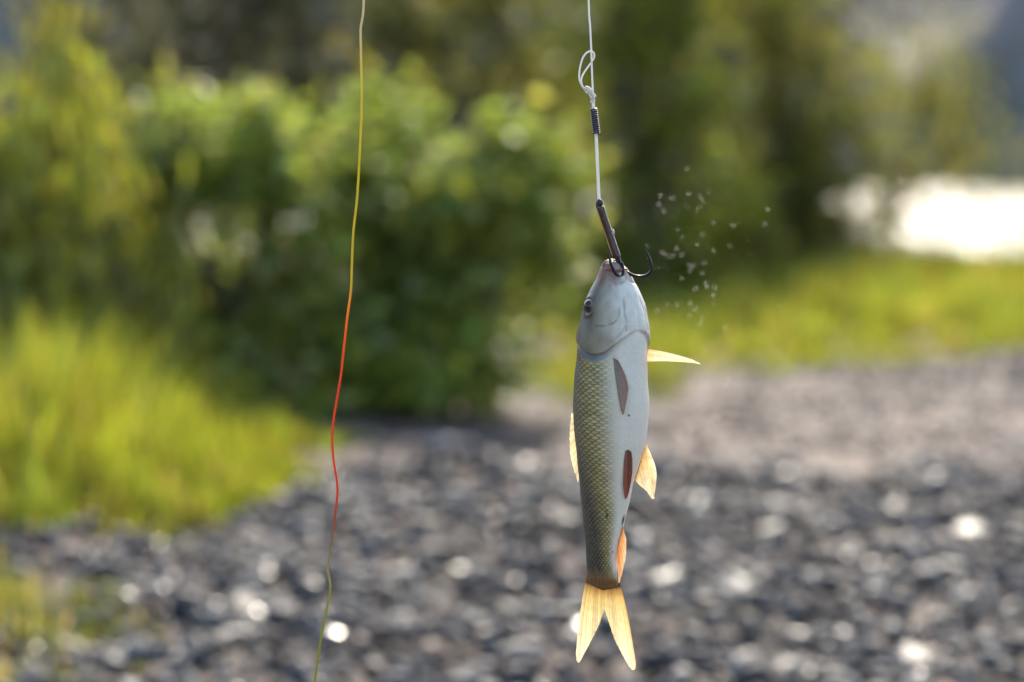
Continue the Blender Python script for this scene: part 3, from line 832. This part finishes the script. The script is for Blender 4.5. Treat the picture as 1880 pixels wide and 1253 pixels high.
# eyes: ball, iris, pupil on both sides
def eye(side):
    p = surf(561, side * eye_phi); n = surf_n(561, side * eye_phi)
    n = n + np.array([0, -0.05, 0.0]); n /= np.linalg.norm(n)
    c = p - n * 5.5
    Vs, Fs = ico(3)
    R = 13.5
    e1 = np.cross(n, [0, 1, 0]); e1 /= np.linalg.norm(e1); e2 = np.cross(n, e1)
    def shell(r0, r1, amax, amin=0.0, nr=8, ns=40):
        al = np.linspace(amin, amax, nr); be = np.linspace(0, 2 * np.pi, ns, endpoint=False)
        rr = np.linspace(r0, r1, nr)
        P = c + rr[:, None, None] * (np.cos(al)[:, None, None] * n + np.sin(al)[:, None, None] * (np.cos(be)[None, :, None] * e1 + np.sin(be)[None, :, None] * e2))
        ii, jj = np.meshgrid(np.arange(nr - 1), np.arange(ns), indexing='ij')
        return P.reshape(-1, 3), np.stack([ii * ns + jj, ii * ns + (jj + 1) % ns, (ii + 1) * ns + (jj + 1) % ns, (ii + 1) * ns + jj], -1).reshape(-1, 4)
    def wp(P): return fish_space(P[:, 0], P[:, 1], P[:, 2])
    ball = mesh_np('eye', wp(c + Vs * R), Fs, M_eyeball, parent=fish, smooth=True)
    P, Fq = shell(13.85, 13.7, math.radians(66), math.radians(47))
    ir = mesh_np('iris', wp(P), Fq, M_iris, parent=ball, smooth=True); ir.matrix_parent_inverse = Matrix.Identity(4)
    P, Fq = shell(14.3, 13.85, math.radians(54), 0.001)
    pu = mesh_np('pupil', wp(P), Fq, M_pupil, parent=ball, smooth=True); pu.matrix_parent_inverse = Matrix.Identity(4)
    for ch in (ir, pu):
        ch.matrix_parent_inverse = (Matrix.Translation(fish.location) @ ball.matrix_parent_inverse).inverted() if False else Matrix.Identity(4)
M_eyeball = mat_plain('eye_white', (0.26, 0.27, 0.27), 0.2, noise=0.2, scale=900)
M_iris = mat_plain('eye_iris', (0.12, 0.045, 0.025), 0.2, noise=0.5, scale=1500)
M_pupil = mat_plain('eye_pupil', (0.012, 0.010, 0.010), 0.08, noise=0.1)
eye(1); eye(-1)

# lips round the mouth opening
def lip_tube(pts, r, c, name):
    P = smooth_path(pts, 28)
    rad = r * np.sin(np.linspace(0.25, np.pi - 0.25, 28)) ** 0.5
    V, Fs = tube_geo(P, rad, 10)
    Vw = fish_space(V[:, 0], V[:, 1], V[:, 2])
    o = mesh_np(name, Vw, Fs, M_fish, np.tile(np.array(c), (len(V), 1)), parent=fish, smooth=True)
    return o
z0 = surf(490, 0.4)[2]
lip_tube([(1106, 490, 10), (1112, 482, 4), (1122, 479.5, -4), (1134, 482, -8), (1146, 490, -6)], 3.6, (.17, .095, .075), 'upper_lip')
lip_tube([(1108, 497, 16), (1116, 494, z0 + 1), (1128, 498, z0 + 4), (1140, 495, z0 + 1), (1151, 494, 8)], 3.4, (.17, .07, .055), 'lower_lip')

# fins ------------------------------------------------------------
def fin(name, base, edge_, nray=14, col_base=(.55, .26, .07), col_mid=(.66, .50, .28), col_tip=(.78, .70, .52), power=1.0, wob=1.0, thick=0.5, label=None, sub=4, nv=26, ragged=1.5, cu=None, bow=(0, 0), stops=None, stops_px=None):
    """base, edge_: control polylines of (x, y, z) pixels; rays run from base to edge"""
    nu = nray * sub + 1
    B = smooth_path(base, nu); E = smooth_path(edge_, nu)
    u = np.linspace(0, 1, nu)
    cell = np.abs(((u * nray) % 1) - 0.5) * 2          # 1 on a ray, 0 between
    E = E + (E - B) / (np.linalg.norm(E - B, axis=1)[:, None] + 1e-6) * (ragged * (cell - 1) * np.sin(np.pi * u) + rng.normal(scale=0.25 * ragged, size=nu))[:, None]
    v = np.linspace(0, 1, nv) ** power
    P = B[:, None, :] * (1 - v)[None, :, None] + E[:, None, :] * v[None, :, None]
    side = (B[-1] - B[0]) / (np.linalg.norm(B[-1] - B[0]) + 1e-9)
    bw = -bow[0] * (1 - u) ** 1.6 + bow[1] * u ** 1.6
    P = P + side * (bw[:, None] * np.sin(np.pi * v ** 0.9)[None, :])[..., None]
    du = np.gradient(P, axis=0); dv = np.gradient(P, axis=1)
    nn = np.cross(du, dv); nn /= np.linalg.norm(nn, axis=2)[..., None] + 1e-9
    off = wob * np.sin(u * 5.0 + 0.6)[:, None] * np.sin(v * 2.6)[None, :] + 0.32 * (cell - 0.5)[:, None]
    P = P + nn * off[..., None]
    th = thick * (1.0 - 0.75 * v)[None, :] * (0.6 + 0.4 * cell)[:, None]
    P1, P2 = P + nn * th[..., None], P - nn * th[..., None]
    cv = v[None, :] * np.ones((nu, 1))
    cc = ramp(cv, stops or [(0, col_base), (0.35, col_mid), (1, col_tip)])
    ray_id = np.clip((u * nray + 0.5).astype(int), 0, nray)
    tone = rng.uniform(0.72, 1.08, nray + 1)[ray_id]
    if stops_px: cc = ramp(v[None, :] * np.linalg.norm(E - B, axis=1)[:, None], stops_px)
    cc = cc * ((0.70 + 0.30 * (1 - cell)) * tone)[:, None, None]
    cc = cc * (1 + 0.05 * rng.normal(size=cc.shape[:2]))[..., None]
    if cu: cc = cc * ramp(u, cu)[:, None, :]
    V = np.vstack([P1.reshape(-1, 3), P2.reshape(-1, 3)])
    ii, jj = np.meshgrid(np.arange(nu - 1), np.arange(nv - 1), indexing='ij')
    f1 = np.stack([ii * nv + jj, (ii + 1) * nv + jj, (ii + 1) * nv + jj + 1, ii * nv + jj + 1], -1).reshape(-1, 4)
    f1 = f1[:]  # single membrane sheet plus raised rays keeps the fin translucent
    Vw = fish_space(P.reshape(-1, 3)[:, 0], P.reshape(-1, 3)[:, 1], P.reshape(-1, 3)[:, 2])
    o = mesh_np(name, Vw, f1, M_fin, np.clip(cc, 0.01, 0.95).reshape(-1, 3), parent=fish, smooth=True)
    if label: o['label'] = label
    return o

def sz(X, Y):            # depth of the visible skin at a photo pixel
    return surf(Y, phi_at(X, Y))[2]
# tail fin, in the plane of the peduncle
tht = math.radians(60)
xt = 1108.0
def tl(x, y, extra=0.0): return (x, y, (x - xt) / math.tan(tht) + extra)
TAIL_STOPS = [(0, (.08, .04, .012)), (11, (.12, .06, .018)), (17, (.20, .11, .03)), (25, (.38, .24, .075)), (38, (.62, .47, .19)), (75, (.76, .66, .38)), (160, (.90, .86, .70))]
fin('tail_fin', [tl(1079.2, 1056), tl(1084, 1060), tl(1090, 1062), tl(1097, 1063), tl(1103, 1063), tl(1108, 1063)],
    [tl(1058.5, 1206), tl(1060, 1219), tl(1063.5, 1223), tl(1068, 1216), tl(1077, 1198), tl(1090, 1171), tl(1100, 1147), tl(1106, 1128), tl(1109.5, 1119)], nray=13, stops_px=TAIL_STOPS, wob=2.0, bow=(3.0, 0), label='upper lobe of the forked tail fin')
fin('tail_fin', [tl(1108, 1063), tl(1113, 1063), tl(1120, 1063), tl(1127, 1062), tl(1132, 1060), tl(1134.5, 1056)],
    [tl(1109.5, 1119), tl(1113, 1130), tl(1119, 1148), tl(1128, 1173), tl(1141, 1197), tl(1152, 1215), tl(1160, 1224.5), tl(1165, 1221), tl(1166, 1208)], nray=13, stops_px=TAIL_STOPS, wob=-2.0, bow=(0, 3.5),
    cu=[(0, (1, 1, 1)), (0.75, (1, 1, 1)), (1, (1, .74, .5))], label='lower lobe of the forked tail fin')
# pectoral fins: near one coloured darker for shade, far one paler for backlight
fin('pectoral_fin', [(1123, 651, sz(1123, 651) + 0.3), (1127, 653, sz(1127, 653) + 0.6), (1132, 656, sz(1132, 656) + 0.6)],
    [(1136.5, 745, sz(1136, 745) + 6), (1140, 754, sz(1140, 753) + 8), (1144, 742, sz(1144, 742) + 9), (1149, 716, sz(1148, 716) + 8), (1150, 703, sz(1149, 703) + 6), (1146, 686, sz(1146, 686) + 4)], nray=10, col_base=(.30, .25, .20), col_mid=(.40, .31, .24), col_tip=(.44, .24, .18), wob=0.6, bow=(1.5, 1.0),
    cu=[(0, (.75, .8, .8)), (0.35, (1.0, 1.0, .95)), (0.6, (1, .75, .55)), (1, (1.1, .75, .6))], label='brownish shaded pectoral fin folded against the flank')
fp = surf(650, -phi_at(1128, 655))
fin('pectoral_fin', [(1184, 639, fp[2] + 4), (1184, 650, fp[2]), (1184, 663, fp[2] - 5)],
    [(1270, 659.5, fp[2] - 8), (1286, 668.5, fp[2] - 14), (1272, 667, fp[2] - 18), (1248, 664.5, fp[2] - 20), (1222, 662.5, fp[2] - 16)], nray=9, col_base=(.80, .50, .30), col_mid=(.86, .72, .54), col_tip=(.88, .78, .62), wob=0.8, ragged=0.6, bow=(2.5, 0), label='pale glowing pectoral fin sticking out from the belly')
# pelvic fins: shade on the near one, backlight on the far one coloured in
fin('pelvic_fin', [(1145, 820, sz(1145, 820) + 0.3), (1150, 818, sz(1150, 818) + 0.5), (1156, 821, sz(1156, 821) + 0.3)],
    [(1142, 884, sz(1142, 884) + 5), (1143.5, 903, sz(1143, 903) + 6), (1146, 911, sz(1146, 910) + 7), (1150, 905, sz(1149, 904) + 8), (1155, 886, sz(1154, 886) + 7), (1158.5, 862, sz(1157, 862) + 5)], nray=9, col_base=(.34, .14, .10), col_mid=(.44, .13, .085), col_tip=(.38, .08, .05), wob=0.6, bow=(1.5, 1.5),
    cu=[(0, (.8, .9, .9)), (0.3, (1.2, 1.6, 1.6)), (0.5, (.75, .7, .7)), (1, (1, 1, 1))], label='dark red shaded pelvic fin folded along the belly')  # the paler streak between the rays is a painted highlight
pz2 = surf(830, -phi_at(1150, 822))[2]
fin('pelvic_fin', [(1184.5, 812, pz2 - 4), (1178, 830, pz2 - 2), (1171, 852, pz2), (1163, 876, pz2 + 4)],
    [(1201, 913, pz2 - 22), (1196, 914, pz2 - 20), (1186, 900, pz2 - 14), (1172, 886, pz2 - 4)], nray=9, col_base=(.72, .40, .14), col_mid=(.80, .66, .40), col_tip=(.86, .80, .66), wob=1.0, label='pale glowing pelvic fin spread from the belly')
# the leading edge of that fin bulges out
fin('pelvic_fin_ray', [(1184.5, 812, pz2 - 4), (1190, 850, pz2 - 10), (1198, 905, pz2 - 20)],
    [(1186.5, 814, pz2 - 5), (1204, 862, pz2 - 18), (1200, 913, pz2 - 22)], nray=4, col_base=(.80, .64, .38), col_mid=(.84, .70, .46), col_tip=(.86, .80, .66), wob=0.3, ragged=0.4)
# dorsal fin, along the back (far side of the left outline)
def dm(Y): return surf(Y, math.pi)
bd = [tuple(dm(y)) for y in (764, 785, 806, 828, 850)]
zb = dm(800)[2]
fin('dorsal_fin', bd, [(1051, 766, zb - 8), (1047.5, 800, zb - 14), (1048, 842, zb - 14), (1054, 869, zb - 10), (1063, 896, zb - 6)], nray=11, col_base=(.45, .32, .12), col_mid=(.72, .58, .30), col_tip=(.82, .74, .54), wob=1.0)
# anal fin
def vm(Y, e=0.0):
    p = surf(Y, 0.0); return (p[0], p[1], p[2] + e)
fin('anal_fin', [vm(960, 1), vm(975, 1), vm(992, 1), vm(1008, 1), vm(1022, 1)],
    [(1148.5, 985, vm(985)[2] + 6), (1147, 1020, vm(1000)[2] + 12), (1136, 1066, vm(1030)[2] + 12), (1134, 1050, vm(1030)[2] + 9), (1131, 1034, vm(1030)[2] + 6)], nray=9, col_base=(.66, .34, .14), col_mid=(.70, .32, .12), col_tip=(.85, .66, .42), wob=0.8, cu=[(0, (1, 1, 1)), (.45, (1, .95, .9)), (.6, (.75, .45, .35)), (.75, (1, 1, 1)), (1, (1, 1.2, 1.3))])

# ------------------------------------------------------------------ tackle
def px_tube(name, pts, r, mat, parent=None, n=60, seg=10, col=None, taper=None):
    P = smooth_path(np.array(pts, float), n)
    rr = np.full(n, float(r)) if taper is None else r * np.interp(np.linspace(0, 1, n), taper[0], taper[1])
    V, Fs = tube_geo(P, rr, seg)
    Vw = fish_space(V[:, 0], V[:, 1], V[:, 2])
    cc = None
    if col is not None:
        t = np.repeat(np.arange(n), seg); cc = np.vstack([col(P)[t], col(P)[[0, -1]]])
    return mesh_np(name, Vw, Fs, mat, cc, parent=parent, smooth=True)

M_line = mat_attr('line_fibre', rough=0.45, spec=0.5)
def mat_line(name):
    m = mat_leafy(name, trans=0.4, gloss=0.12, rough=0.35, noise_scale=2500.0, tboost=(1, 1, 1))
    return m
M_lineT = mat_line('nylon_line')
M_black = mat_plain('blackened_steel', (0.018, 0.019, 0.021), 0.28, metallic=0.75, noise=0.3, scale=800)
M_coil = mat_plain('dark_wound_thread', (0.03, 0.033, 0.045), 0.35, noise=0.3, scale=900)
M_sleeve = mat_plain('brass_brown_sleeve', (0.055, 0.032, 0.024), 0.2, metallic=0.3, noise=0.5, scale=350, bump=0.3)
M_bead = mat_plain('black_rubber', (0.012, 0.012, 0.014), 0.35, noise=0.2)
white = lambda P: np.tile(np.array([.80, .79, .75]), (len(P), 1))

root = empty('fishing_line', fish_space(np.array(1099.0), np.array(366.0), np.array(0.0)), 'white nylon fishing line with a tied loop and dark coil above the hook', 'fishing line')
px_tube('strand', [(1062, -700, 0), (1073, -250, 0), (1080.5, 0, 0), (1083.5, 50, 0), (1085.5, 95, 1), (1086.5, 125, 1.5), (1088, 160, 2), (1089, 178, 1)], 1.75, M_lineT, root, 80, 8, white)
px_tube('loop', [(1073, 165, 2), (1067.5, 157, 3), (1063.5, 145, 3), (1064.3, 127, 3), (1069.5, 108, 3), (1077, 97.5, 3.5), (1085, 95, 4), (1090, 98, 4), (1090.8, 105, 3), (1087.5, 112.5, -1), (1079, 124, -2), (1071, 136, -2), (1067.2, 147, -1), (1068.5, 156, 0), (1073, 164, 1)], 1.7, M_lineT, root, 120, 8, white)
# knot: several turns wound round each other
kp = []
for k in range(160):
    t = k / 159
    ang = t * 2 * math.pi * 6
    cx = np.interp(t, [0, .45, 1], [1074, 1083, 1090.5]); cy = np.interp(t, [0, .45, 1], [163, 168, 186])
    r = np.interp(t, [0, .2, .5, .8, 1], [2.5, 5.5, 5.0, 3.8, 2.0])
    kp.append((cx + r * 0.5 * math.cos(ang), cy + r * math.sin(ang), 2 + r * math.cos(ang)))
px_tube('knot', kp, 1.9, M_lineT, root, 320, 8, white)
px_tube('tag_end', [(1090, 184, 3), (1086.5, 187, 5), (1084.5, 189, 5), (1086, 184, 4)], 1.7, M_lineT, root, 16, 8, white)
px_tube('tag_end', [(1088, 172, 4), (1092, 175, 5), (1092.5, 179, 5)], 1.7, M_lineT, root, 12, 8, white)
px_tube('leader', [(1088, 178, 1), (1089.5, 195, 0), (1092, 222, 0), (1094.5, 250, 0), (1097, 305, 0), (1099.5, 362, 0), (1101, 373, 0)], 2.9, M_lineT, root, 60, 10, white)
ck = []
for k in range(300):
    t = k / 299; ang = t * 2 * math.pi * 12
    cx = 1090 + 5.5 * t; cy = 200 + 47 * t
    r = 5.6 + (0.8 * max(0, t - 0.93) / 0.07)
    ck.append((cx + r * math.cos(ang), cy, r * math.sin(ang)))
px_tube('coil', ck, 1.75, M_coil, root, 700, 8)

hook = empty('treble_hook', fish_space(np.array(1137.0), np.array(507.0), np.array(0.0)), 'black treble hook with brown sleeve on its shank caught in the fish mouth', 'fish hook')
# shank sleeve with a flattened rim
sl = smooth_path([(1102, 380, 0), (1110, 405, 0), (1118.5, 430, 0), (1126.5, 454, 1), (1133, 474, 2)], 40)
Vt, Ft = tube_geo(sl, np.interp(np.linspace(0, 1, 40), [0, .03, .5, .97, 1], [7.0, 7.6, 7.4, 7.8, 7.2]), 24, caps=True)
sleeve = mesh_np('sleeve', fish_space(Vt[:, 0], Vt[:, 1], Vt[:, 2]), Ft, M_sleeve, parent=hook, smooth=True)
px_tube('sleeve_highlight', [(1095.5, 383, 2), (1103, 406, 2), (1111.5, 430, 2), (1119, 453, 3), (1124.5, 470, 4)], 1.5, mat_plain('gold_highlight', (0.45, 0.30, 0.12), 0.3, metallic=0.5), hook, 30, 8)  # thin gold tube added as the highlight along the sleeve's left edge
def ball(name, x, y, z, r, mat, squash=(1, 1, 1)):
    Vs, Fs = ico(3)
    P = np.array([x, y, z]) + Vs * r * np.array(squash) + 0.06 * r * np.sin(Vs * 5)
    return mesh_np(name, fish_space(P[:, 0], P[:, 1], P[:, 2]), Fs, mat, parent=hook, smooth=True)
ball('eye_bead', 1100.5, 373, 0, 7.2, M_bead, (0.95, 1.08, 0.95))
px_tube('eye_ring', [(1099, 368, 4), (1095.5, 375, 4), (1098, 384, 4), (1104, 386, 3)], 2.0, M_bead, hook, 20, 8)
ball('glue_drop', 1125.5, 427, 4, 4.2, mat_plain('glue', (0.50, 0.38, 0.28), 0.25, noise=0.2), (0.8, 1.3, 0.9))
ball('glue_drop', 1122.5, 421, 5, 2.2, mat_plain('pale_glue', (0.60, 0.50, 0.40), 0.25, noise=0.2), (0.8, 1.3, 0.9))
px_tube('shank', [(1131, 466, 2), (1135.5, 480, 5), (1138, 492, 13), (1139, 502, 20)], 5.2, M_black, hook, 24, 12, taper=([0, .6, 1], [1, 0.9, 0.75]))
hb = [[(1141, 482, 14), (1143, 493, 21), (1142, 502, 26), (1137, 507, 29), (1130.5, 503, 31), (1124.5, 493.5, 32), (1119.5, 481, 33), (1117, 470, 33), (1114.5, 459, 33)],
      [(1138, 484, 8), (1145, 496, 14), (1152, 500.5, 15), (1164, 505.8, 14), (1176, 507.3, 12), (1187, 505, 11), (1194, 498, 11), (1195.5, 488, 11), (1192.5, 476, 11), (1189, 466, 11), (1185, 457, 11)],
      [(1134, 482, 2), (1130, 500, -2), (1124, 512, -6), (1114, 514, -10), (1108, 508, -14), (1107, 498, -16)]]
for q, pts in enumerate(hb):
    p = px_tube('hook_bend', pts, 2.75, M_black, hook, 60, 10, taper=([0, .72, .9, 1], [1, 1.0, 0.55, 0.05]))
px_tube('barb', [(1190.5, 474, 11), (1187.5, 477, 11), (1185.5, 483, 11)], 1.6, M_black, hook, 10, 8, taper=([0, 1], [1, 0.15]))
px_tube('barb', [(1118, 473, 33), (1121, 477, 33), (1122, 483, 33)], 1.4, M_black, hook, 10, 8, taper=([0, 1], [1, 0.15]))

# multicoloured slack line hanging to the ground
lp = [(690, -700), (676, -200), (668, 0), (664.5, 38), (662, 55), (663, 110), (664, 180), (662.3, 240), (659, 310), (655, 370), (648.8, 425), (646.3, 480), (644.8, 525), (643, 545), (638, 580), (634, 615), (629, 660), (626, 688), (617.5, 740), (611.5, 778), (610, 815), (613, 850), (618, 880), (619.5, 905), (615.5, 945), (610, 985), (603.5, 1030), (600.8, 1043), (603.5, 1058), (606.3, 1073), (605, 1095), (597.5, 1130), (590.5, 1165), (585, 1200), (578, 1253), (566, 1400), (556, 1650), (540, 2050), (520, 2400)]
def braid(P):
    y = P[:, 1]
    c = ramp(y, [(0, (.62, .58, .42)), (60, (.62, .58, .34)), (150, (.64, .58, .10)), (300, (.62, .55, .04)), (520, (.60, .50, .05)), (560, (.80, .38, .04)), (610, (.78, .19, .035)), (700, (.70, .115, .03)), (900, (.66, .11, .035)), (950, (.45, .12, .06)), (1000, (.34, .26, .12)), (1050, (.40, .38, .16)), (1150, (.34, .36, .05)), (1300, (.34, .36, .05)), (2400, (.34, .36, .05))])
    return c
lp3 = []
for x, y in lp:
    lp3.append((x, y, 0))
M_braid = mat_leafy('dyed_braid', trans=0.45, gloss=0.025, rough=0.4, noise_scale=2500.0, tboost=(1.1, 1, 0.8))
line2 = px_tube('braided_line', lp3, 2.2, M_braid, None, 420, 8, braid)
tag(line2, 'slack yellow and orange red braided line hanging beside the fish', 'fishing line')

# ------------------------------------------------------------------ flying drops
drops = [(232, 85), (92, 225), (155, 237), (87, 270), (110, 305), (240, 212), (228, 281), (300, 230), (349, 207), (316, 255), (294, 291), (369, 366), (470, 380), (655, 297), (640, 375), (182, 399), (203, 437), (313, 429), (284, 483), (458, 489), (370, 515), (177, 501), (205, 534), (103, 521), (128, 540), (157, 540), (25, 495), (75, 600), (267, 588), (243, 592), (246, 618), (320, 580), (312, 628), (205, 658), (330, 685), (336, 704), (374, 703), (278, 710), (372, 747), (371, 795), (128, 790), (179, 796), (246, 788), (274, 818), (246, 851), (75, 826), (313, 860), (302, 896), (430, 915), (38, 895), (333, 1032), (449, 1180), (433, 1218), (722, 785)]
m, N, L, b = new_mat('water_drop')
b.inputs['Base Color'].default_value = (1, 1, 1, 1)
b.inputs['Transmission Weight'].default_value = 1.0
b.inputs['IOR'].default_value = 1.33
b.inputs['Roughness'].default_value = 0.2
nz = N.new('ShaderNodeTexNoise'); nz.inputs['Scale'].default_value = 2000
bp = N.new('ShaderNodeBump'); bp.inputs['Strength'].default_value = 0.05
L.new(nz.outputs['Fac'], bp.inputs['Height']); L.new(bp.outputs[0], b.inputs['Normal'])
Vs, Fs = ico(2)
drop_mesh = None
for k, (zx, zy) in enumerate(drops):
    p = on_plane(1180 + zx / 2.847, 280 + zy / 2.847, FISH_Y + 0.28 + rng.uniform(-0.05, 0.05))
    if drop_mesh is None:
        o = mesh_np('water_drop', Vs * np.array([0.0003, 0.0003, 0.00033]), Fs, m, smooth=True); drop_mesh = o.data
    else:
        o = bpy.data.objects.new('water_drop', drop_mesh); C.objects.link(o)
    o.location = p
    s = rng.uniform(0.8, 1.35); o.scale = (s, s, s * rng.uniform(0.9, 1.2))
    tag(o, 'tiny water drop flying off in the air beside the hook', 'water drop', 'spray of water drops')
